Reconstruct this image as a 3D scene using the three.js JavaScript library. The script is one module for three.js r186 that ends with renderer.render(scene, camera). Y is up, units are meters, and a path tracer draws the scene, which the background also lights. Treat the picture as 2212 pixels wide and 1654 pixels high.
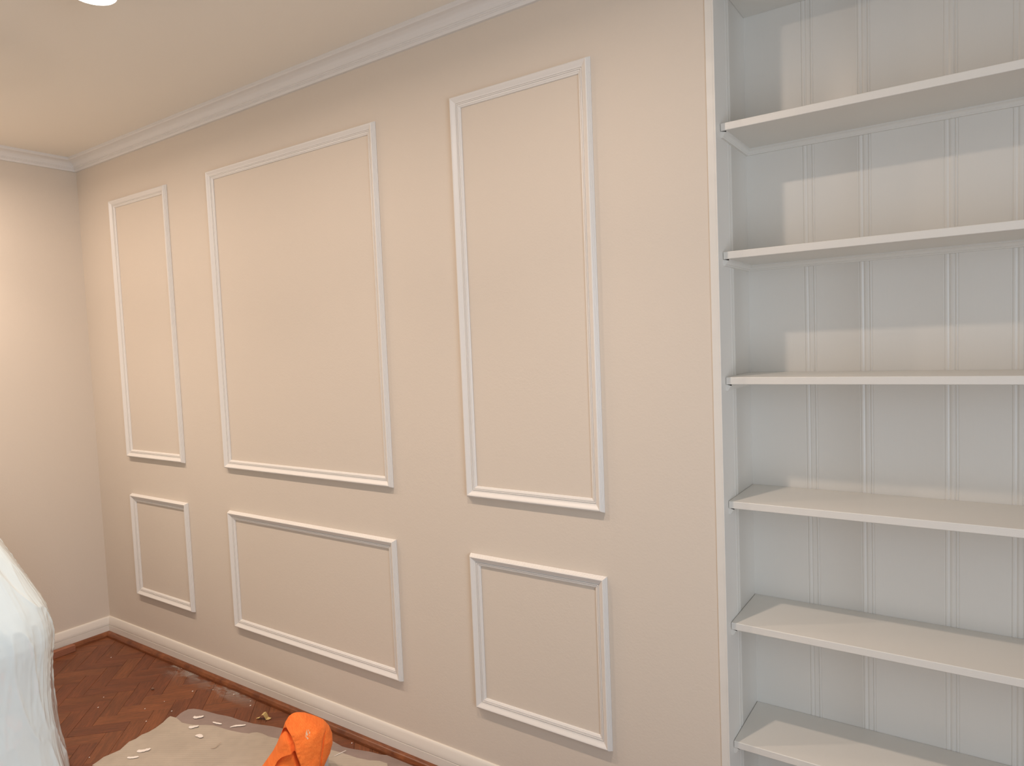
import * as THREE from 'three';
import { mergeGeometries, mergeVertices, toCreasedNormals } from 'three/addons/utils/BufferGeometryUtils.js';
import { RoundedBoxGeometry } from 'three/addons/geometries/RoundedBoxGeometry.js';
import { RectAreaLightUniformsLib } from 'three/addons/lights/RectAreaLightUniformsLib.js';

// ---------------------------------------------------------------- camera, sky, lights, exposure
RectAreaLightUniformsLib.init();
const scene = new THREE.Scene();
const renderer = new THREE.WebGLRenderer({ antialias: true });
renderer.toneMapping = THREE.LinearToneMapping;
renderer.toneMappingExposure = 1.0;
renderer.shadowMap.enabled = true;

const camera = new THREE.PerspectiveCamera(58.349, 2212 / 1654, 0.05, 60);
camera.position.set(3.654, 1.3915, 1.6374);
camera.rotation.set(-0.05857, 0.60038, -0.04037, 'YXZ');
camera.updateMatrixWorld(true);
camera.updateProjectionMatrix();

scene.background = new THREE.Color().setRGB(0.62, 0.76, 0.95);      // overcast sky beyond the window
const LAMP_COLOR = new THREE.Color().setRGB(1.0, 0.81, 0.675);
const LAMP_POWER = 600, LAMP_SIDE = 0.20, LAMP_BEAM = 1.75;
const LAMPS = [[0.3, 0.78], [1.02, 0.785], [1.927, 0.797], [2.857, 0.775]];
const LAMP_Y = 2.248;
const ROOM = { x: 4.9, z: 3.6, h: 2.36 };
const WIN = { z0: 1.1, z1: 2.4, y0: 0.3, y1: 2.05 };                 // window in the wall on the viewer's right
const daylight = new THREE.RectAreaLight(new THREE.Color().setRGB(0.84, 1.0, 1.19), 4.7, WIN.z1 - WIN.z0 - 0.1, WIN.y1 - WIN.y0 - 0.1);
daylight.position.set(ROOM.x - 0.01, (WIN.y0 + WIN.y1) / 2, (WIN.z0 + WIN.z1) / 2);
daylight.lookAt(0, (WIN.y0 + WIN.y1) / 2, (WIN.z0 + WIN.z1) / 2);
daylight.name = 'window_daylight';
scene.add(daylight);

// ---------------------------------------------------------------- helpers
let seed = 7;
const rnd = () => { seed = (seed * 1664525 + 1013904223) >>> 0; return seed / 4294967296; };
const lin = (r, g, b) => new THREE.Color().setRGB(r, g, b);
const hash2 = (x, y, s = 0) => { let h = Math.imul(x | 0, 374761393) + Math.imul(y | 0, 668265263) + Math.imul(s | 0, 2246822519); h = Math.imul(h ^ (h >>> 13), 1274126177); return ((h ^ (h >>> 16)) >>> 0) / 4294967296; };
const sm = t => t * t * (3 - 2 * t);
function vnoise(x, y, s = 0, px = 0, py = 0) {
  const xi = Math.floor(x), yi = Math.floor(y), fx = sm(x - xi), fy = sm(y - yi);
  const w = (a, p) => p ? ((a % p) + p) % p : a;
  const a = hash2(w(xi, px), w(yi, py), s), b = hash2(w(xi + 1, px), w(yi, py), s), c = hash2(w(xi, px), w(yi + 1, py), s), d = hash2(w(xi + 1, px), w(yi + 1, py), s);
  return a + (b - a) * fx + (c - a) * fy + (a - b - c + d) * fx * fy;
}
const smooth = (a, b, x) => { const t = Math.min(1, Math.max(0, (x - a) / (b - a))); return t * t * (3 - 2 * t); };
function lerpTable(tab, x) {
  if (x <= tab[0][0]) return tab[0][1];
  for (let i = 1; i < tab.length; i++) if (x <= tab[i][0]) { const [x0, y0] = tab[i - 1], [x1, y1] = tab[i]; return y0 + (y1 - y0) * (x - x0) / (x1 - x0); }
  return tab[tab.length - 1][1];
}
// a photo pixel only gives a direction; its distance comes from the plane it lies on
function ray(px, py) { return new THREE.Vector3(px / 2212 * 2 - 1, 1 - py / 1654 * 2, 0.5).unproject(camera).sub(camera.position).normalize(); }
function onFloor(px, py, y = 0) { const d = ray(px, py), t = (y - camera.position.y) / d.y; return camera.position.clone().addScaledVector(d, t); }
function onPlane(px, py, p, n) { const d = ray(px, py), t = p.clone().sub(camera.position).dot(n) / d.dot(n); return camera.position.clone().addScaledVector(d, t); }

function dataTexture(w, h, fn, srgb, repeat) {
  const data = new Uint8Array(w * h * 4);
  for (let y = 0; y < h; y++) for (let x = 0; x < w; x++) { const c = fn(x, y), i = (y * w + x) * 4; for (let k = 0; k < 3; k++) data[i + k] = Math.max(0, Math.min(255, (Array.isArray(c) ? c[k] : c))); data[i + 3] = c[3] ?? 255; }
  const t = new THREE.DataTexture(data, w, h, THREE.RGBAFormat);
  t.wrapS = t.wrapT = THREE.RepeatWrapping; t.magFilter = THREE.LinearFilter; t.minFilter = THREE.LinearMipmapLinearFilter; t.generateMipmaps = true;
  if (srgb) t.colorSpace = THREE.SRGBColorSpace;
  if (repeat) t.repeat.set(...repeat);
  t.needsUpdate = true;
  return t;
}
function boxUV(g) {                                                   // uv in metres, along the axes each face lies in
  if (g.index) g = g.toNonIndexed();
  const p = g.attributes.position, n = p.count, uv = new Float32Array(n * 2), a = new THREE.Vector3(), b = new THREE.Vector3(), c = new THREE.Vector3();
  for (let i = 0; i < n; i += 3) {
    a.fromBufferAttribute(p, i); b.fromBufferAttribute(p, i + 1); c.fromBufferAttribute(p, i + 2);
    const nn = b.clone().sub(a).cross(c.clone().sub(a)), ax = Math.abs(nn.x), ay = Math.abs(nn.y), az = Math.abs(nn.z);
    [a, b, c].forEach((v, k) => { const q = az >= ax && az >= ay ? [v.x, v.y] : ax >= ay ? [v.z, v.y] : [v.x, v.z]; uv[(i + k) * 2] = q[0]; uv[(i + k) * 2 + 1] = q[1]; });
  }
  g.setAttribute('uv', new THREE.BufferAttribute(uv, 2));
  return g;
}
function box(x0, x1, y0, y1, z0, z1) { const g = new THREE.BoxGeometry(x1 - x0, y1 - y0, z1 - z0); g.translate((x0 + x1) / 2, (y0 + y1) / 2, (z0 + z1) / 2); return boxUV(g); }
function rbox(x0, x1, y0, y1, z0, z1, r = 0.002, s = 2) { const g = new RoundedBoxGeometry(x1 - x0, y1 - y0, z1 - z0, s, r); g.translate((x0 + x1) / 2, (y0 + y1) / 2, (z0 + z1) / 2); return g; }
function tris(quads, crease = 0.6) {                                  // list of quads [a,b,c,d] of points -> creased geometry
  const v = [];
  for (const q of quads) for (const k of q.length === 4 ? [0, 1, 2, 0, 2, 3] : [0, 1, 2]) v.push(...q[k]);
  let g = new THREE.BufferGeometry();
  g.setAttribute('position', new THREE.Float32BufferAttribute(v, 3));
  g = boxUV(g);
  return toCreasedNormals(g, crease);
}
const merged = list => mergeGeometries(list.map(g => { g = g.index ? g.toNonIndexed() : g; const o = new THREE.BufferGeometry(); for (const k of ['position', 'normal', 'uv']) o.setAttribute(k, g.attributes[k]); return o; }));
const taken = {};
function numbered(name) { const n = taken[name] = (taken[name] ?? -1) + 1; return n ? `${name}_${String(n).padStart(3, '0')}` : name; }
function mesh(name, geometry, material, parent = scene) { const m = new THREE.Mesh(geometry, material); m.name = parent === scene ? numbered(name) : name; m.castShadow = m.receiveShadow = true; parent.add(m); return m; }
function tag(o, label, category, group) { o.userData.label = label; o.userData.category = category; if (group) o.userData.group = group; return o; }
function structure(name, geometry, material, label) { const m = mesh(name, geometry, material); m.userData.kind = 'structure'; if (label) m.userData.label = label; return m; }
function thing(name, label, category, group, pos = [0, 0, 0]) { const g = new THREE.Group(); g.name = numbered(name); g.position.set(...pos); scene.add(g); return tag(g, label, category, group); }

// ---------------------------------------------------------------- materials
const stipple = dataTexture(512, 512, (x, y) => {
  const n = 0.5 * vnoise(x / 4, y / 4, 1, 128, 128) + 0.3 * vnoise(x / 9.1428571, y / 9.1428571, 2, 56, 56) + 0.2 * vnoise(x / 2, y / 2, 3, 256, 256);
  return n * 255;
}, false, [2.2, 2.2]);
const brushed = dataTexture(256, 256, (x, y) => (0.6 * vnoise(x / 2, y / 32, 5, 128, 8) + 0.4 * vnoise(x / 8, y / 8, 6, 32, 32)) * 255, false, [4, 4]);
const M = {
  wall: new THREE.MeshStandardMaterial({ color: lin(0.69, 0.605, 0.51), roughness: 0.75, bumpMap: stipple, bumpScale: 0.00022 }),
  ceiling: new THREE.MeshStandardMaterial({ color: lin(0.83, 0.77, 0.68), roughness: 0.9, bumpMap: stipple, bumpScale: 0.00022 }),
  trim: new THREE.MeshPhysicalMaterial({ color: lin(0.77, 0.735, 0.69), roughness: 0.38, bumpMap: brushed, bumpScale: 0.0001 }),
  skirting: new THREE.MeshPhysicalMaterial({ color: lin(0.765, 0.715, 0.64), roughness: 0.36, bumpMap: brushed, bumpScale: 0.0001 }),
  cornice: new THREE.MeshStandardMaterial({ color: lin(0.76, 0.73, 0.695), roughness: 0.6 }),
  shelf: new THREE.MeshPhysicalMaterial({ color: lin(0.77, 0.73, 0.665), roughness: 0.34, bumpMap: brushed, bumpScale: 0.00012 }),
  bead: null,
  plain: new THREE.MeshStandardMaterial({ color: lin(0.68, 0.6, 0.5), roughness: 0.85 }),
};
// wood: long grain along u (one repeat = 0.5 m), a few tones
function woodTexture(s, base, dark) {
  return dataTexture(512, 128, (x, y) => {
    const warp = vnoise(x / 64, y / 16, s, 8, 8) * 6;
    const g = vnoise((x) / 42.6666667, (y + warp) / 3.2, s + 1, 12, 40), f = vnoise(x / 16, y / 1, s + 2, 32, 128), c = vnoise(x / 128, y / 32, s + 3, 4, 4);
    const pores = smooth(0.72, 0.9, vnoise(x / 20.48, y / 1.0, s + 4, 25, 128));
    const t = Math.min(1, Math.max(0, 0.5 * g + 0.25 * f + 0.35 * c - 0.05 + 0.35 * pores));
    return base.map((b, k) => b + (dark[k] - b) * t);
  }, true, [2, 8]);
}
M.blocks = [[143, 84, 50], [137, 79, 46], [133, 75, 45], [147, 86, 50], [128, 72, 44]].map((b, i) =>
  new THREE.MeshStandardMaterial({ map: woodTexture(20 + i * 9, b, b.map(v => v * 0.66)), roughness: 0.52 }));
M.bead = new THREE.MeshStandardMaterial({ map: woodTexture(91, [150, 92, 54], [96, 50, 26]), roughness: 0.35 });
M.offcut = new THREE.MeshStandardMaterial({ map: woodTexture(131, [168, 112, 84], [140, 88, 64]), roughness: 0.7 });

// ---------------------------------------------------------------- room shell
const { x: RX, z: RZ, h: RH } = ROOM;
const BC = { x0: 3.121, i0: 3.142, i1: 4.042, x1: 4.063, zb: -0.25 };  // bookcase: outer and inner sides, back
const floor = structure('floor', box(-0.2, RX + 0.2, -0.12, -0.0025, -0.3, RZ + 0.2), new THREE.MeshStandardMaterial({ color: lin(0.045, 0.022, 0.014), roughness: 0.9 }), 'reddish brown herringbone parquet floor');
structure('ceiling', box(-0.2, RX + 0.2, RH, RH + 0.15, -0.3, RZ + 0.2), M.ceiling, 'cream painted ceiling');
structure('wall_front', merged([box(-0.2, BC.x0, 0, RH, -0.2, 0), box(BC.x1, RX + 0.2, 0, RH, -0.2, 0), box(BC.x0, BC.x1, 0, RH, -0.42, -0.275)]), M.wall, 'warm beige painted wall carrying the moulding frames');
structure('wall_left', box(-0.2, 0, 0, RH, 0, RZ + 0.2), M.wall, 'warm beige painted side wall at the room corner');
structure('wall_back', box(0, RX, 0, RH, RZ, RZ + 0.2), M.wall, 'warm beige painted wall behind the viewer');
structure('wall_right', merged([box(RX, RX + 0.2, 0, WIN.y0, 0, RZ + 0.2), box(RX, RX + 0.2, WIN.y1, RH, 0, RZ + 0.2), box(RX, RX + 0.2, WIN.y0, WIN.y1, 0, WIN.z0), box(RX, RX + 0.2, WIN.y0, WIN.y1, WIN.z1, RZ + 0.2)]), M.wall, 'warm beige painted wall with the window');
{ // window out of the frame: it gives the cool daylight
  const w = new THREE.Group(); w.name = 'window_1'; w.userData = { kind: 'structure', label: 'white casement window with two panes' }; scene.add(w);
  const { z0, z1, y0, y1 } = WIN, xa = RX + 0.06, xb = RX + 0.12, zm = (z0 + z1) / 2;
  mesh('frame', merged([box(xa, xb, y0, y0 + 0.06, z0, z1), box(xa, xb, y1 - 0.06, y1, z0, z1), box(xa, xb, y0 + 0.06, y1 - 0.06, z0, z0 + 0.06), box(xa, xb, y0 + 0.06, y1 - 0.06, z1 - 0.06, z1)]), M.trim, w);
  mesh('mullion', box(xa, xb, y0 + 0.06, y1 - 0.06, zm - 0.03, zm + 0.03), M.trim, w);
  const glass = new THREE.MeshPhysicalMaterial({ color: 0xffffff, transmission: 1, thickness: 0, roughness: 0, ior: 1.5 });
  mesh('pane', box(xa + 0.025, xa + 0.031, y0 + 0.06, y1 - 0.06, z0 + 0.06, zm - 0.03), glass, w);
  mesh('pane', box(xa + 0.025, xa + 0.031, y0 + 0.06, y1 - 0.06, zm + 0.03, z1 - 0.06), glass, w);
  mesh('sill', rbox(RX - 0.03, RX + 0.06, y0 - 0.0005, y0 + 0.025, z0 + 0.001, z1 - 0.001, 0.006), M.trim, w);
}

// ---------------------------------------------------------------- mouldings that run along the walls
// profile: [projection from the wall, height]; runs meet in an internal mitre at the corner x = 0, z = 0
function run(profile, axis, from, to, crease = 0.5) {
  const quads = [];
  for (let i = 0; i + 1 < profile.length; i++) {
    const [p, h] = profile[i], [q, k] = profile[i + 1];
    const A = axis === 'x' ? [[Math.max(from, p), h, p], [to, h, p], [to, k, q], [Math.max(from, q), k, q]] : [[p, h, Math.max(from, p)], [p, h, to], [q, k, to], [q, k, Math.max(from, q)]];
    quads.push(axis === 'x' ? A : A.reverse());
  }
  // end caps
  const cap = (t, flip) => { const pts = profile.map(([p, h]) => axis === 'x' ? [t, h, p] : [p, h, t]); const o = pts[0]; for (let i = 1; i + 1 < pts.length; i++) quads.push(flip ? [o, pts[i + 1], pts[i]] : [o, pts[i], pts[i + 1]]); };
  cap(to, axis === 'x');
  return tris(quads, crease);
}
const cove = []; for (let i = 0; i <= 10; i++) { const a = i / 10 * Math.PI / 2; cove.push([0.053 - 0.033 * Math.sin(a), -0.0125 - 0.024 * (1 - Math.cos(a))]); }
const corniceProfile = [[0.057, 0], [0.057, -0.0095], [0.0545, -0.0115], ...cove, [0.0175, -0.0375], [0.0175, -0.0405], [0.0135, -0.0415], [0.013, -0.0435], [0.0115, -0.0445], [0.0105, -0.0505], [0.009, -0.053], [0, -0.053]].map(([p, h]) => [p, RH + h]);
structure('trim_1', run(corniceProfile, 'x', 0, RX), M.cornice, 'white cornice moulding above the panelled wall');
structure('trim_2', run(corniceProfile, 'z', 0, RZ), M.cornice, 'white cornice moulding above the side wall');
const skirtProfile = [[0, 0.0915], [0.0045, 0.0915], [0.0068, 0.0895], [0.0082, 0.086], [0.0105, 0.077], [0.0135, 0.066], [0.0145, 0.056], [0.0145, 0.0532], [0.0118, 0.0526], [0.0118, 0.0508], [0.0155, 0.0502], [0.016, 0.03], [0.016, 0.001], [0, 0.001]];
structure('baseboard_front', run(skirtProfile, 'x', 0, BC.x0 - 0.001), M.skirting, 'white skirting board along the panelled wall');
structure('baseboard_left', run(skirtProfile, 'z', 0, RZ), M.skirting, 'white skirting board along the side wall');
const quarter = [[0.016, 0.0225]]; for (let i = 0; i <= 8; i++) { const a = i / 8 * Math.PI / 2; quarter.push([0.018 + 0.0185 * Math.sin(a), 0.003 + 0.0195 * Math.cos(a)]); } quarter.push([0.0365, 0.0002], [0.016, 0.0002]);
function beadRun(axis, to) { const g = run(quarter, axis, 0, to); const uv = g.attributes.uv, p = g.attributes.position; for (let i = 0; i < uv.count; i++) uv.setXY(i, axis === 'x' ? p.getX(i) : p.getZ(i), p.getY(i) + (axis === 'x' ? p.getZ(i) : p.getX(i))); return g; }
structure('trim_3', beadRun('x', BC.x0 - 0.001), M.bead, 'brown quarter round bead below the skirting of the panelled wall');
structure('trim_4', beadRun('z', RZ), M.bead, 'brown quarter round bead below the skirting of the side wall');

// ---------------------------------------------------------------- parquet blocks
{
  const W = 0.0635, L = 0.2, gap = 0.0004, s2 = Math.SQRT1_2;
  const a = onFloor(302, 1474);
  const toXZ = (u, v) => { const du = u - L, dv = v - W; return [a.x + s2 * du - s2 * dv, a.z - s2 * du - s2 * dv]; };
  const geos = [0, 1, 2, 3].map(k => {                                 // block lying along x, top at y = 0, bevelled; variants differ in the stretch of grain they show
    const l = L / 2 - gap, w = W / 2 - gap, b = 0.0005, y0 = -0.012;
    const q = [[-l, -w], [l, -w], [l, w], [-l, w]], t = [[-l + b, -w + b], [l - b, -w + b], [l - b, w - b], [-l + b, w - b]], quads = [[...t].reverse().map(([x, z]) => [x, 0, z])];
    for (let i = 0; i < 4; i++) { const j = (i + 1) % 4; quads.push([[t[i][0], 0, t[i][1]], [t[j][0], 0, t[j][1]], [q[j][0], -b, q[j][1]], [q[i][0], -b, q[i][1]]], [[q[i][0], -b, q[i][1]], [q[j][0], -b, q[j][1]], [q[j][0], y0, q[j][1]], [q[i][0], y0, q[i][1]]]); }
    const g = tris(quads, 0.3), uv = g.attributes.uv, p = g.attributes.position;
    for (let i = 0; i < uv.count; i++) uv.setXY(i, p.getX(i) + k * 0.13, p.getZ(i) + k * 0.031 + p.getY(i));
    return g;
  });
  const all = [];
  for (let i = -140; i < 140; i++) for (let j = -40; j < 40; j++) {
    const ox = i * W + j * L, oy = i * W - j * L;
    for (const kind of [0, 1]) {
      const [cu, cv] = kind ? [ox + L + W / 2, oy + W - L / 2] : [ox + L / 2, oy + W / 2], [x, z] = toXZ(cu, cv);
      if (x < -0.06 || z < -0.06 || x > RX + 0.06 || z > RZ + 0.06) continue;
      const ang = (kind ? -Math.PI / 4 : Math.PI / 4);
      all.push({ x, z, ang, key: Math.hypot(x - 0.9, (z - 0.35) * 1.6) });
    }
  }
  all.sort((p, q) => p.key - q.key);
  const rest = [];
  all.forEach((b, n) => {
    const k = Math.floor(hash2(n, 3, 1) * geos.length), m = M.blocks[Math.floor(hash2(n, 5, 2) * M.blocks.length)], dy = (hash2(n, 9, 3) - 0.5) * 0.0006 - 0.0004;
    if (n < 300) { const o = mesh('parquet_block', geos[k], m, floor); o.position.set(b.x, dy, b.z); o.rotation.set((hash2(n, 1, 7) - 0.5) * 0.004, b.ang, (hash2(n, 2, 8) - 0.5) * 0.002); } else rest.push(geos[k].clone().rotateY(b.ang).translate(b.x, dy, b.z));
  });
  const r = mesh('parquet_blocks', merged(rest), M.blocks[1], floor); r.userData.kind = 'stuff';
}

// ---------------------------------------------------------------- moulding frames on the panelled wall
const frameProfile = [[0, 0.0003], [0, 0.0035], [0.0012, 0.0048], [0.0015, 0.0078], [0.0027, 0.0088], [0.003, 0.0115], [0.0042, 0.0125], [0.0046, 0.0152], [0.0058, 0.0166], [0.0075, 0.0172], [0.0092, 0.0168], [0.0118, 0.0156], [0.015, 0.0132], [0.018, 0.0108], [0.0208, 0.0093], [0.0222, 0.0089], [0.0224, 0.0068], [0.0236, 0.0068], [0.024, 0.0086], [0.0252, 0.0092], [0.0264, 0.0086], [0.0267, 0.006], [0.0279, 0.006], [0.0284, 0.0074], [0.0312, 0.0068], [0.0316, 0.0052], [0.0345, 0.0045], [0.0358, 0.0032], [0.036, 0.0003]];
function rail(w, h, side) {                                           // mitred rail of a frame w by h whose lower left corner is the origin
  const P = (u, t, end) => side === 'top' ? [end ? w - u : u, h - u, t] : side === 'bottom' ? [end ? w - u : u, u, t] : side === 'left' ? [u, end ? h - u : u, t] : [w - u, end ? h - u : u, t];
  const quads = [], flip = side === 'bottom' || side === 'right';
  for (let i = 0; i + 1 < frameProfile.length; i++) {
    const [u, t] = frameProfile[i], [v, s] = frameProfile[i + 1], q = [P(u, t, 0), P(v, s, 0), P(v, s, 1), P(u, t, 1)];
    quads.push(flip ? q.reverse() : q);
  }
  return tris(quads, 0.55);
}
const FX = [[0.3161, 0.7929], [1.0984, 2.0393], [2.3544, 2.8198]], FY = { up: [0.9257, 2.1227], low: [0.262, 0.7497] };
const frameLabels = {
  up: ['tall narrow white moulding frame on the wall next to the room corner', 'largest upright white moulding frame in the middle of the panelled wall', 'tall white moulding frame on the wall next to the white shelving'],
  low: ['small upright white moulding frame low on the wall next to the room corner', 'wide landscape white moulding frame low on the wall under the largest frame', 'nearly square white moulding frame low on the wall next to the white shelving'],
};
for (const row of ['up', 'low']) FX.forEach(([x0, x1], i) => {
  const [y0, y1] = FY[row], f = thing('panel_frame', frameLabels[row][i], 'wall moulding', 'moulding frames on the wall', [x0, y0, 0]);
  f.userData.kind = 'thing';
  for (const [n, s] of [['top_rail', 'top'], ['bottom_rail', 'bottom'], ['side_rail', 'left'], ['side_rail', 'right']]) mesh(n, rail(x1 - x0, y1 - y0, s), M.trim, f);
});

// ---------------------------------------------------------------- built-in shelving
{
  const t = thing('bookcase', 'white built-in shelving with beaded board back beside the panelled wall', 'bookcase', null, [BC.i0, 0, 0]);
  const wIn = BC.i1 - BC.i0, side = BC.i0 - BC.x0, zb = BC.zb, zf = 0.003, topY = 2.185;
  // boards: plan section extruded upwards; points [along, relief]
  const bead = (c, w, n = 5) => { const o = []; for (let i = 0; i <= n; i++) { const a = i / n * Math.PI; o.push([c - w / 2 * Math.cos(a), -0.0006 + 0.0008 * Math.sin(a)]); } return o; };
  const groove = (x, w = 0.0022, d = 0.0006) => [[x - w / 2, 0], [x - w / 4, -d], [x + w / 4, -d], [x + w / 2, 0]];
  function boardLine(x0, x1, l, r) {
    const o = [];
    if (l) o.push([x0, -0.0011], [x0 + 0.0004, -0.0011], [x0 + 0.0017, -0.0003], ...bead(x0 + 0.0063, 0.0092), ...groove(x0 + 0.0117), ...bead(x0 + 0.0148, 0.0044), ...groove(x0 + 0.0180)); else o.push([x0, 0]);
    if (r) o.push(...groove(x1 - 0.0098), ...bead(x1 - 0.0055, 0.0066), [x1 - 0.0017, -0.0003], [x1 - 0.0004, -0.0011], [x1, -0.0011]); else o.push([x1, 0]);
    return o;
  }
  function extrudeBoard(line, y0, y1, map) { const q = []; for (let i = 0; i + 1 < line.length; i++) { const [a, b] = line[i], [c, d] = line[i + 1]; q.push([map(a, y0, b), map(c, y0, d), map(c, y1, d), map(a, y1, b)]); } return tris(q, 0.7); }
  const joints = [0, 0.149, 0.276, 0.4525, 0.580, 0.757, wIn];
  const back = mesh('back_panel', box(-side, wIn + side, 0.0, 2.34, zb - 0.022, zb - 0.004), M.shelf, t);
  for (let i = 0; i + 1 < joints.length; i++) mesh('board', extrudeBoard(boardLine(joints[i], joints[i + 1], i > 0, i < joints.length - 2), 0.0, 2.34, (a, y, d) => [a, y, zb + d]), M.shelf, back);
  for (const s of [0, 1]) {
    const X = x => s ? wIn - x : x;
    const panel = mesh('side_panel', rbox(Math.min(X(-side), X(-0.004)), Math.max(X(-side), X(-0.004)), 0, 2.34, zb, zf, 0.0015), M.shelf, t);
    const sj = [[0.0, -zb - 0.105, false, true], [-zb - 0.105, -zb + zf - 0.0012, true, false]];
    for (const [p, q, l, r] of sj) { const line = boardLine(p, q, l, r); mesh('board', extrudeBoard(s ? line : [...line].reverse(), 0, 2.34, (a, y, d) => [X(d), y, zb + a]), M.shelf, panel); }
    // front lip that closes the lining
    mesh('lipping', rbox(Math.min(X(-0.0045), X(0.0002)), Math.max(X(-0.0045), X(0.0002)), 0, 2.34, zf - 0.006, zf, 0.001), M.shelf, panel);
  }
  const cleatProfile = [[0.0135, 0], [0.0135, -0.0035], [0.0115, -0.0045], [0.0095, -0.0062], [0.0078, -0.009], [0.0072, -0.0115], [0.0055, -0.0125], [0.005, -0.0152], [0, -0.0155]];
  function cleat(y) {                                                  // along the left side, the back and the right side under a shelf
    const q = [], z1 = -0.034, pr = cleatProfile;
    for (let i = 0; i + 1 < pr.length; i++) {
      const [p, h] = pr[i], [r, k] = pr[i + 1];
      q.push([[p, y + h, z1], [p, y + h, zb + p], [r, y + k, zb + r], [r, y + k, z1]]);
      q.push([[p, y + h, zb + p], [wIn - p, y + h, zb + p], [wIn - r, y + k, zb + r], [r, y + k, zb + r]]);
      q.push([[wIn - p, y + h, zb + p], [wIn - p, y + h, z1], [wIn - r, y + k, z1], [wIn - r, y + k, zb + r]]);
      for (const f of [x => x, x => wIn - x]) if (i) q.push([[f(0), y + pr[0][1], z1], [f(p), y + h, z1], [f(r), y + k, z1]]);
    }
    return tris(q.map(a => a.reverse()), 0.5);
  }
  for (const y of [1.892, 1.589, 1.287, 0.982, 0.677, 0.373, 0.07]) {
    const s = mesh('shelf', rbox(0.0006, wIn - 0.0006, y - 0.018, y, zb + 0.0006, -0.03, 0.0018), M.shelf, t);
    if (y > 0.1) mesh('cleat', cleat(y - 0.018), M.shelf, s);
  }
  mesh('plinth', rbox(0, wIn, 0.0, 0.052, -0.052, -0.035, 0.002), M.shelf, t);
  const top = mesh('top_panel', rbox(0, wIn, 2.214, 2.232, zb, -0.02, 0.001), M.shelf, t);
  mesh('header', rbox(0, wIn, topY, 2.34, -0.0185, 0.001, 0.0015), M.shelf, top);
}
structure('trim_5', box(BC.x0, BC.x1, 2.3405, RH, -0.26, -0.001), M.wall, 'beige painted strip above the shelving');

// ---------------------------------------------------------------- ceiling lights
{
  const bodyMat = new THREE.MeshStandardMaterial({ color: lin(0.8, 0.79, 0.77), roughness: 0.4 });
  const lensMat = new THREE.MeshStandardMaterial({ color: lin(0.9, 0.88, 0.85), emissive: lin(1, 0.93, 0.82), emissiveIntensity: 6, roughness: 0.5 });
  const R = 0.0505, H = RH - LAMP_Y - 0.003;
  const body = new THREE.LatheGeometry([[0, 0], [0.03, 0], [R, 0], [R, -H + 0.002], [R - 0.001, -H], [R - 0.003, -H], [R - 0.003, -H + 0.004], [0, -H + 0.004]].map(p => new THREE.Vector2(...p)), 48);
  const lens = new THREE.LatheGeometry([[0, -H + 0.003], [R - 0.0035, -H + 0.003], [R - 0.0012, -H + 0.001], [R - 0.0012, -H - 0.002], [R - 0.004, -H - 0.0045], [R - 0.014, -H - 0.007], [R - 0.030, -H - 0.0085], [0, -H - 0.009]].map(p => new THREE.Vector2(...p)), 48);
  const lampLabels = ['lit round white ceiling downlight closest to the side wall', 'lit round white ceiling downlight in front of the narrow and largest frames', 'lit round white ceiling downlight in front of the largest moulding frame', 'lit round white ceiling downlight closest to the white shelving'];
  for (const [k, [x, z]] of LAMPS.entries()) {
    const g = thing('ceiling_light', lampLabels[k], 'ceiling light', 'ceiling downlights in a row', [x, RH, z]);
    mesh('housing', body, bodyMat, g); mesh('lens', lens, lensMat, g);
    const l = new THREE.RectAreaLight(LAMP_COLOR, LAMP_POWER, 0.05, 0.05);
    l.name = 'downlight_glow'; l.position.set(0, -H - 0.0105, 0); l.rotation.x = -Math.PI / 2; g.add(l);
    const b = new THREE.PointLight(LAMP_COLOR, LAMP_SIDE); b.name = 'lens_glow'; b.position.set(0, -H - 0.004, 0); b.castShadow = true; g.add(b);
    const d = new THREE.SpotLight(LAMP_COLOR, LAMP_BEAM, 0, 0.95, 1); d.name = 'downlight_beam'; d.position.set(0, -H - 0.012, 0); d.target.position.set(0, -2, 0); d.castShadow = true; g.add(d, d.target);
  }
}

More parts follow.
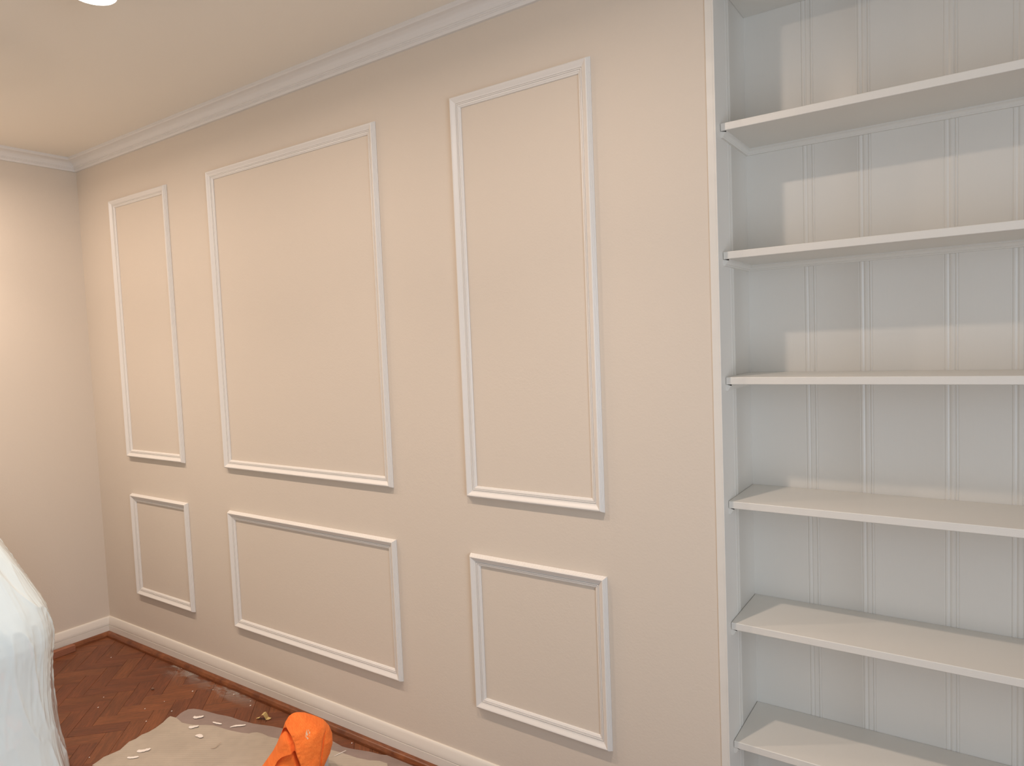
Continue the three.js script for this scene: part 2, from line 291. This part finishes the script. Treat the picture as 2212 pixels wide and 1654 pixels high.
// ---------------------------------------------------------------- furniture wrapped in plastic sheeting
{
  const prof = [[0, -0.010], [0.1, 0.0], [0.2, 0.012], [0.35, 0.016], [0.45, 0.012], [0.526, 0.002], [0.589, 0.011], [0.634, 0.025], [0.706, 0.056], [0.787, 0.09], [0.859, 0.12], [0.94, 0.155], [1.01, 0.2], [1.066, 0.27], [1.085, 0.36]];
  const N = 460, K = 230, pos = [], idx = [], cx = 0.80, cz = 1.24;
  const heights = []; for (let k = 0; k <= K; k++) heights.push(k / K);
  const sup = (c, n) => Math.sign(c) * Math.pow(Math.abs(c), 2 / n);
  for (let k = 0; k <= K; k++) {
    const f = k / K, y = 1.085 * (1 - Math.pow(1 - f, 1.25));
    const o = lerpTable(prof, y), oa = lerpTable(prof, y - 0.03), ob = lerpTable(prof, y + 0.03), oo = (o * 2 + oa + ob) / 4;
    for (let i = 0; i < N; i++) {
      const th = i / N * Math.PI * 2, ax = 0.5 - oo, az = 0.58 - oo;
      let x = ax * sup(Math.cos(th), 5), z = az * sup(Math.sin(th), 5);
      const nx = Math.cos(th), nz = Math.sin(th), arc = th * 0.75;
      // long soft folds, sharp creases, fine crumple
      const fold = (vnoise(arc * 9 + y * 1.6, y * 1.7, 41) - 0.5) * 0.007;
      const cr1 = Math.pow(1 - Math.abs(2 * vnoise(arc * 6 - y * 2.2, y * 2.4, 43) - 1), 9) * 0.005;
      const cr2 = Math.pow(1 - Math.abs(2 * vnoise(arc * 14 + y * 3, y * 6, 45) - 1), 9) * 0.0018;
      const fine = (vnoise(arc * 60, y * 38, 47) - 0.5) * 0.001;
      const streak = Math.pow(1 - Math.abs(2 * vnoise(arc * 26 + y * 1.2, y * 2.0, 51) - 1), 12) * 0.0006;
      const d = fold + cr1 + cr2 + fine + streak - 0.004;
      x += nx * d; z += nz * d;
      pos.push(cx + x, Math.max(0.002, y + (vnoise(arc * 10, y * 8, 49) - 0.5) * 0.012 * smooth(0.02, 0.1, y)), cz + z);
    }
  }
  for (let k = 0; k < K; k++) for (let i = 0; i < N; i++) { const j = (i + 1) % N, a = k * N + i, b = k * N + j, c = (k + 1) * N + j, d = (k + 1) * N + i; idx.push(a, d, c, a, c, b); }
  const top = pos.length / 3; pos.push(cx, 1.095, cz); for (let i = 0; i < N; i++) idx.push(K * N + i, top, K * N + (i + 1) % N);
  const g = new THREE.BufferGeometry(); g.setAttribute('position', new THREE.Float32BufferAttribute(pos, 3)); g.setIndex(idx); g.computeVertexNormals();
  g.translate(-cx, 0, -cz);
  const m = new THREE.MeshPhysicalMaterial({ color: lin(0.78, 0.92, 0.98), roughness: 0.18, clearcoat: 1, clearcoatRoughness: 0.05 });
  const t = mesh('wrapped_furniture', g, m); t.position.set(cx, 0, cz);
  tag(t, 'bulky furniture wrapped in crinkled whitish plastic sheeting by the side wall', 'wrapped furniture');
}

// ---------------------------------------------------------------- dust sheets on the floor
const corrugation = dataTexture(64, 64, (x, y) => 127 + 100 * Math.sin(y / 64 * Math.PI * 2) + (vnoise(x / 8, y / 8, 61, 8, 8) - 0.5) * 60, false, [40, 85]);
const sheetTone = dataTexture(256, 256, (x, y) => { const n = 0.6 * vnoise(x / 32, y / 32, 63, 8, 8) + 0.4 * vnoise(x / 8, y / 8, 64, 32, 32), s = 226 + 22 * n; return [s, s * 0.985, s * 0.97]; }, true, [1.5, 1.5]);
function sheet(name, outline, y, material, label, group) {
  // outline on the floor, filled with a grid, softly wavy; a real thickness of 1.5 mm
  const pts = outline.map(([a, b, fl]) => fl ? new THREE.Vector2(a, b) : (p => new THREE.Vector2(p.x, p.z))(onFloor(a, b, y)));
  const dense = []; pts.forEach((p, i) => { const q = pts[(i + 1) % pts.length], n = Math.max(1, Math.ceil(p.distanceTo(q) / 0.02)); for (let k = 0; k < n; k++) dense.push(p.clone().lerp(q, k / n)); });
  const inside = (x, z) => { let c = false; for (let i = 0, j = pts.length - 1; i < pts.length; j = i++) { const a = pts[i], b = pts[j]; if ((a.y > z) !== (b.y > z) && x < (b.x - a.x) * (z - a.y) / (b.y - a.y) + a.x) c = !c; } return c; };
  const shape = new THREE.Shape(dense);
  let g = new THREE.ExtrudeGeometry(shape, { depth: 0.0012, bevelEnabled: false });
  g.rotateX(Math.PI / 2);                                              // shape x,y -> x,z; depth downwards
  const p = g.attributes.position, uv = new Float32Array(p.count * 2);
  const ang = 0.55;
  for (let i = 0; i < p.count; i++) { const x = p.getX(i), z = p.getZ(i); p.setY(i, p.getY(i) + y + 0.003 * vnoise(x * 9, z * 9, 67)); uv[2 * i] = x * Math.cos(ang) - z * Math.sin(ang); uv[2 * i + 1] = x * Math.sin(ang) + z * Math.cos(ang); }
  g.setAttribute('uv', new THREE.BufferAttribute(uv, 2));
  g = toCreasedNormals(g, 0.8);
  return tag(mesh(name, g, material), label, 'dust sheet', group);
}
const sheetMat = (c, o) => new THREE.MeshPhysicalMaterial({ color: c, map: sheetTone, roughness: 0.5, bumpMap: corrugation, bumpScale: 0.0004, transparent: o < 1, opacity: o, side: THREE.DoubleSide });
const lowerOutline = [[381, 1549], [390, 1541], [398, 1536], [407, 1532], [418, 1531], [431, 1532.5], [448, 1537], [470, 1543], [498, 1548.6], [520, 1556], [547, 1563], [587, 1568.5], [640, 1580], [690, 1592], [717, 1600.5], [739, 1613], [755, 1617], [771, 1619.5], [798, 1623.6], [823, 1630], [838, 1631], [852, 1631.7], [880, 1642.6], [907, 1649], [939, 1654], [1010, 1672], [2.75, 0.3, 1], [4.5, 0.32, 1], [4.5, 3.2, 1], [1.47, 3.2, 1], [1.47, 0.9, 1], [1.34, 0.70, 1], [1.16, 0.60, 1], [215, 1654], [270, 1625], [340, 1580]];
const upperOutline = [[199, 1654], [212, 1645], [224, 1636], [243, 1628], [259, 1621], [270, 1611], [279, 1603], [293, 1597], [306, 1588], [321, 1582], [336, 1573], [352, 1561], [362, 1551], [368, 1547], [381, 1551], [393, 1561], [407, 1564], [423, 1566], [445, 1566], [460, 1567], [474, 1571], [488, 1576], [505, 1580], [523, 1583.5], [538, 1585], [545, 1583], [555, 1582], [567, 1585], [580, 1591], [640, 1605], [700, 1616], [728, 1623.6], [744, 1628], [771, 1637], [785, 1640], [798, 1642.6], [810, 1643], [820, 1644], [836, 1649], [838, 1656], [830, 1670], [2.5, 0.5, 1], [4.3, 0.55, 1], [4.3, 3.1, 1], [1.49, 3.1, 1], [1.49, 0.92, 1], [1.36, 0.70, 1], [1.18, 0.60, 1]];
sheet('dust_sheet', lowerOutline, 0.002, sheetMat(lin(0.41, 0.325, 0.295), 0.82), 'greyish see-through dust sheet edge lying on the parquet');
sheet('dust_sheet', upperOutline, 0.0075, sheetMat(lin(0.52, 0.46, 0.385), 1), 'tan ribbed dust sheet spread over the parquet under the orange cloth');

// ---------------------------------------------------------------- litter
const flakeMat = new THREE.MeshStandardMaterial({ color: lin(0.84, 0.78, 0.72), roughness: 0.6, side: THREE.DoubleSide });
function flake(px, py, y, len, wid, turn, curl, mat, name, label, cat, group) {
  const n = 14, top = [], bot = [], th = 0.0006, quads = [];
  for (let i = 0; i <= n; i++) { const t = i / n - 0.5, w = wid * (0.35 + 0.65 * Math.sqrt(Math.max(0, 1 - 4 * t * t))) * (0.8 + 0.4 * hash2(i, Math.round(px), 5)), bend = curl * len * Math.sin((t + 0.5) * 5.0), yy = 0.0008 + Math.abs(curl) * 0.02 * (t + 0.5) * (t + 0.5); top.push([[t * len, yy + th, bend - w / 2], [t * len, yy + th, bend + w / 2]]); bot.push([[t * len, yy, bend - w / 2], [t * len, yy, bend + w / 2]]); }
  for (let i = 0; i < n; i++) quads.push([top[i][0], top[i][1], top[i + 1][1], top[i + 1][0]], [bot[i][0], bot[i + 1][0], bot[i + 1][1], bot[i][1]], [top[i][1], bot[i][1], bot[i + 1][1], top[i + 1][1]], [top[i][0], top[i + 1][0], bot[i + 1][0], bot[i][0]]);
  quads.push([top[0][0], bot[0][0], bot[0][1], top[0][1]], [top[n][0], top[n][1], bot[n][1], bot[n][0]]);
  const m = mesh(name, tris(quads, 0.6), mat), p = onFloor(px, py, y); m.position.copy(p); m.rotation.y = turn; return tag(m, label, cat, group);
}
const flakeLabels = ['broad curled white paint flake on the greyish dust sheet edge', 'thin straight white paint flake on the greyish dust sheet edge, between two others', 'long bowed white paint flake on the greyish dust sheet edge towards the orange cloth', 'white paint flake on the tan dust sheet, just inside its border with the greyish sheet', 'stubby white paint flake lying farther in on the tan dust sheet', 'large white paint flake on the tan dust sheet near its ragged edge over the parquet', 'slim white paint flake at the ragged edge of the tan dust sheet'];
for (const [k, [px, py, y, l, w, a, c]] of [[428, 1549, 0.0045, 0.040, 0.017, 0.35, 0.10], [469, 1562, 0.0045, 0.046, 0.009, 0.15, 0.02], [514, 1568, 0.0045, 0.056, 0.011, 0.85, -0.06], [418, 1570, 0.0095, 0.036, 0.016, 0.4, 0.10], [431, 1590, 0.0095, 0.036, 0.017, 0.25, -0.08], [310, 1621, 0.0095, 0.044, 0.018, 0.6, 0.08], [287, 1636, 0.0095, 0.040, 0.011, 0.5, 0.05]].entries()) flake(px, py, y, l, w, a, c, flakeMat, 'paint_flake', flakeLabels[k], 'paint flake', 'paint flakes on the dust sheet');
flake(467, 1612, 0.0095, 0.038, 0.003, 1.2, 0.2, new THREE.MeshStandardMaterial({ color: lin(0.42, 0.32, 0.24), roughness: 0.8 }), 'shred', 'thin grey brown shred lying on the tan dust sheet', 'shred');
flake(735, 1627, 0.0095, 0.045, 0.003, 1.35, 0.0, flakeMat, 'paint_sliver', 'straight pale sliver on the dust sheet beside the orange cloth', 'paint flake');
{
  const T = [[-0.030, 0.002, 0.004], [-0.016, 0.006, 0.012], [-0.004, 0.020, 0.020], [0.004, 0.022, 0.024], [0.010, 0.012, 0.024], [0.013, 0.003, 0.022], [0.020, 0.0015, 0.016], [0.028, 0.003, 0.006]], th = 0.0006, q = [];
  for (let i = 0; i + 1 < T.length; i++) { const [a, h, w] = T[i], [b, k, v] = T[i + 1]; q.push([[a, h + th, -w / 2], [a, h + th, w / 2], [b, k + th, v / 2], [b, k + th, -v / 2]], [[a, h, -w / 2], [b, k, -v / 2], [b, k, v / 2], [a, h, w / 2]], [[a, h + th, w / 2], [a, h, w / 2], [b, k, v / 2], [b, k + th, v / 2]], [[a, h + th, -w / 2], [b, k + th, -v / 2], [b, k, -v / 2], [a, h, -w / 2]]); }
  const m = mesh('tape_scrap', tris(q, 0.5), new THREE.MeshStandardMaterial({ color: lin(0.62, 0.47, 0.20), roughness: 0.7, side: THREE.DoubleSide })), p = onFloor(570, 1552); m.position.set(p.x, -0.001, p.z); m.rotation.y = 0.5;
  tag(m, 'crumpled yellow masking tape scrap on the parquet', 'tape');
}
{ // specks of plaster on the parquet
  const specks = [[393, 1444], [316, 1558], [313, 1531], [355, 1515], [416, 1493], [371, 1536], [212, 1528], [147, 1636], [193, 1636], [541, 1514], [541, 1524], [224, 1506], [460, 1490], [240, 1420], [505, 1500], [760, 1605], [735, 1580], [660, 1540]].map(([x, y], i) => { const g = new THREE.IcosahedronGeometry(0.0016 + 0.0014 * hash2(i, 1, 77), 0), p = onFloor(x, y); g.scale(1, 0.6, 1.3); g.translate(p.x, 0.0012, p.z); g.computeVertexNormals(); return g; });
  const m = mesh('plaster_specks', merged(specks), flakeMat); m.userData.kind = 'stuff'; tag(m, 'tiny pale plaster specks scattered over the parquet', 'debris');
  const p = onFloor(330, 1489), lump = new THREE.IcosahedronGeometry(0.008, 1); lump.scale(1, 0.6, 0.7); lump.translate(0, 0.0045, 0);
  const l = mesh('plaster_lump', lump, new THREE.MeshStandardMaterial({ color: lin(0.2, 0.11, 0.07), roughness: 0.9 })); l.position.set(p.x, 0, p.z); tag(l, 'small brown lump of debris on the bare parquet', 'debris');
}
{ // film of plaster dust trodden into the parquet near the skirting
  const c = [[352, 1448], [398, 1440], [470, 1470], [560, 1512], [545, 1530], [450, 1500], [380, 1478]].map(([x, y]) => onFloor(x, y)), o = onFloor(452, 1482);
  const sh = new THREE.Shape(c.map(p => new THREE.Vector2(p.x - o.x, p.z - o.z)).map(p => p.multiplyScalar(1.15))), g = new THREE.ShapeGeometry(sh);
  g.rotateX(Math.PI / 2); const p = g.attributes.position, uv = g.attributes.uv; for (let i = 0; i < p.count; i++) uv.setXY(i, p.getX(i) / 0.9 + 0.5, p.getZ(i) / 0.9 + 0.5);
  g.computeVertexNormals();
  const alpha = dataTexture(512, 512, (x, y) => { const u = (x / 512 - 0.5) * 0.9, v = (y / 512 - 0.5) * 0.9, n = 0.5 * vnoise(x / 40, y / 14, 101) + 0.3 * vnoise(x / 12, y / 5, 102) + 0.2 * vnoise(x / 3, y / 3, 103); const patch = Math.max(Math.exp(-Math.pow((u + 0.22) / 0.16, 2) - Math.pow((v + 0.045) / 0.055, 2)), 0.8 * Math.exp(-Math.pow((u - 0.10) / 0.16, 2) - Math.pow((v + 0.03) / 0.05, 2))); return 255 * Math.min(1, smooth(0.3, 0.75, n) * patch * 1.2); });
  const m = mesh('dust_smear', g, new THREE.MeshStandardMaterial({ color: lin(0.5, 0.45, 0.4), roughness: 0.95, transparent: true, opacity: 0.6, alphaMap: alpha, side: THREE.DoubleSide }), floor);
  m.position.set(o.x, 0.0009, o.z); m.userData.kind = 'stuff';
}
{ // wood offcut lying against the skirting of the side wall
  const o = mesh('wood_offcut', boxUV(rbox(-0.015, 0.015, 0, 0.03, -0.11, 0.11, 0.0015)), M.offcut); o.position.set(0.056, 0.0002, 0.305); o.rotation.y = 0.02;
  tag(o, 'short pale reddish wood offcut lying along the side wall skirting', 'wood offcut');
}

// ---------------------------------------------------------------- orange cloth over a plastic tub
{
  const axis = new THREE.Vector3(1.85, 0, 0.315), rt = new THREE.Vector3(0.591, 0, -0.8066), fw = new THREE.Vector3(0.8066, 0, 0.591);  // across and towards the viewer
  const rows = [[1539, 636, 640], [1541, 629, 648], [1545, 622, 662], [1553, 616, 678], [1565, 611, 699], [1580, 604, 712], [1595, 597, 718], [1610, 588, 719], [1630, 573, 715], [1654, 555, 704], [1688, 536, 694]].map(([py, l, r]) => {
    const a = onPlane(l, py, axis, fw), b = onPlane(r, py, axis, fw); return { y: (a.y + b.y) / 2, l: a.clone().sub(axis).dot(rt), r: b.clone().sub(axis).dot(rt) };
  });
  const at = (y) => { if (y >= rows[0].y) return rows[0]; for (let i = 1; i < rows.length; i++) if (y >= rows[i].y) { const a = rows[i - 1], b = rows[i], t = (a.y - y) / (a.y - b.y); return { l: a.l + (b.l - a.l) * t, r: a.r + (b.r - a.r) * t }; } return rows[rows.length - 1]; };
  const yT = rows[0].y, yB = rows[rows.length - 1].y, K = 200, N = 560, pos = [], uvs = [], idx = [];
  const flapEdge = [[0.1, -0.024], [0.23, -0.007], [0.41, 0.005], [0.58, 0.0097], [0.8, 0.0207], [1, 0.03]], seamAt = [[0.2, 0.102], [0.35, 0.098], [0.48, 0.089], [0.8, 0.076], [1, 0.07]];
  const lobeTop = [[-0.11, 0.75], [-0.085, 0.6], [-0.055, 0.45], [-0.042, 0.35], [-0.03, 0.30], [-0.018, 0.305], [-0.005, 0.36], [0.02, 0.42]], dipTop = [[-0.11, 0.98], [-0.06, 0.70], [-0.048, 0.61], [-0.036, 0.565], [-0.015, 0.545], [0.008, 0.55], [0.03, 0.56]];
  for (let k = 0; k <= K; k++) {
    const f = k / K, y = yT + (yB - yT) * Math.pow(f, 1.35), row = at(y), shrink = k === 0 ? 0.02 : 1, c = (row.l + row.r) / 2, hw = (row.r - row.l) / 2 * shrink;
    for (let i = 0; i <= N; i++) {
      const th = i / N * Math.PI * 2, s = Math.cos(th), q = Math.sin(th), dep = Math.min(hw, 0.10) * (q > 0 ? 0.9 : 0.6);
      const X = c + hw * s; let Z = dep * q, Y = y;                      // across, towards the viewer, up
      const v = (yT - y + 0.5 * Math.max(0, Z)) / (yT - yB);               // how far down a fold is seen
      if (q > 0) {                                                       // folds on the side that is seen
        const front = smooth(0, 0.3, q), e = lerpTable(flapEdge, v) + 0.003 * (vnoise(v * 9, 1, 80) - 0.5);
        const flap = smooth(e - 0.0022, e + 0.0022, X) * smooth(0.08, 0.24, v), seam = lerpTable(seamAt, v);
        const lt = lerpTable(lobeTop, X), dt = lerpTable(dipTop, X), left = 1 - flap;
        Z += front * flap * 0.030 * (1 - 0.4 * smooth(e, e + 0.09, X));
        Z -= front * left * 0.034 * Math.exp(-Math.pow((v - lt + 0.05) / 0.045, 2)) * smooth(-0.10, -0.06, X);
        Z -= front * left * 0.020 * Math.exp(-Math.pow((X - e + 0.005) / 0.007, 2)) * smooth(0.15, 0.3, v);
        Z += front * left * 0.022 * smooth(lt - 0.012, lt + 0.02, v) * smooth(-0.125, -0.09, X);
        Z -= front * left * 0.026 * smooth(dt - 0.012, dt + 0.02, v) * smooth(-0.08, -0.05, X);
        Z -= front * 0.012 * Math.exp(-Math.pow((X - seam) / 0.0028, 2)) * smooth(0.25, 0.4, v);
        Z -= front * 0.010 * smooth(seam - 0.001, seam + 0.003, X) * smooth(0.2, 0.4, v);
        Z += front * (0.010 * (vnoise(X * 24 + v * 4, v * 6, 83) - 0.5) + 0.002 * (vnoise(X * 80, v * 30, 84) - 0.5));
      }
      Y += smooth(0, 0.05, v) * (1 - smooth(0.3, 0.6, v)) * 0.006 * (vnoise(X * 40, q * 3, 86) - 0.5);
      const p = axis.clone().addScaledVector(rt, X).addScaledVector(fw, Z);
      pos.push(p.x, Y, p.z); uvs.push((X + 0.2) / 0.4, y / 0.26);
    }
  }
  for (let k = 0; k < K; k++) for (let i = 0; i < N; i++) { const a = k * (N + 1) + i, b = a + 1, c = a + N + 2, d = a + N + 1; idx.push(a, b, c, a, c, d); }
  const g = new THREE.BufferGeometry(); g.setAttribute('position', new THREE.Float32BufferAttribute(pos, 3)); g.setAttribute('uv', new THREE.Float32BufferAttribute(uvs, 2)); g.setIndex(idx); g.computeVertexNormals();
  g.translate(-axis.x, 0, -axis.z);
  const knit = dataTexture(64, 64, (x, y) => 127 + 50 * Math.sin((x + y) / 64 * Math.PI * 4) + 70 * (vnoise(x / 4, y / 4, 87, 16, 16) - 0.5), false, [52, 34]);
  const pile = dataTexture(768, 512, (x, y) => {
    const n = 0.4 * vnoise(x / 24, y / 24, 88) + 0.6 * vnoise(x / 4, y / 4, 89), X = x / 768 * 0.4 - 0.2, Y = y / 512 * 0.26;
    const rib = 3 * Math.sin((X * 0.8 + Y) * 1500);
    const st = 0.75 * smooth(0.5, 0.75, vnoise(x / 5, y / 5, 90) * smooth(1.1, 0.4, Math.hypot((X - 0.044 - (Y - 0.209) * 0.1) / 0.011, (Y - 0.209) / 0.017)) + 0.12 * vnoise(x / 2, y / 2, 91));   // dried white paint on the cloth
    return [238 + 17 * n, 112 + 26 * n + rib, 42 + 18 * n + rib * 0.5].map((c, k) => c + ([214, 205, 192][k] - c) * st);
  }, true);
  const m = new THREE.MeshPhysicalMaterial({ map: pile, roughness: 0.95, sheen: 0.4, sheenColor: lin(1, 0.5, 0.2), sheenRoughness: 0.6, bumpMap: knit, bumpScale: 0.0003, side: THREE.DoubleSide });
  const t = mesh('cleaning_cloth', g, m); t.position.set(axis.x, 0, axis.z); tag(t, 'bright orange microfibre cloth draped in a crumpled heap over a plastic tub', 'cloth');
  const tub = new THREE.LatheGeometry([[0, 0], [0.055, 0], [0.058, 0.003], [0.0645, 0.098], [0.068, 0.099], [0.0685, 0.104], [0.066, 0.105], [0.062, 0.103], [0.056, 0.006], [0, 0.005]].map(p => new THREE.Vector2(...p)), 56);
  const o = mesh('plastic_tub', tub, new THREE.MeshPhysicalMaterial({ color: lin(0.66, 0.68, 0.70), roughness: 0.25, transmission: 0.35, thickness: 0, side: THREE.DoubleSide }));
  const ctr = axis.clone().addScaledVector(rt, 0.046).addScaledVector(fw, -0.03); o.position.set(ctr.x, 0.0095, ctr.z); tag(o, 'pale translucent plastic tub standing underneath the orange cloth', 'tub');
}

renderer.render(scene, camera);
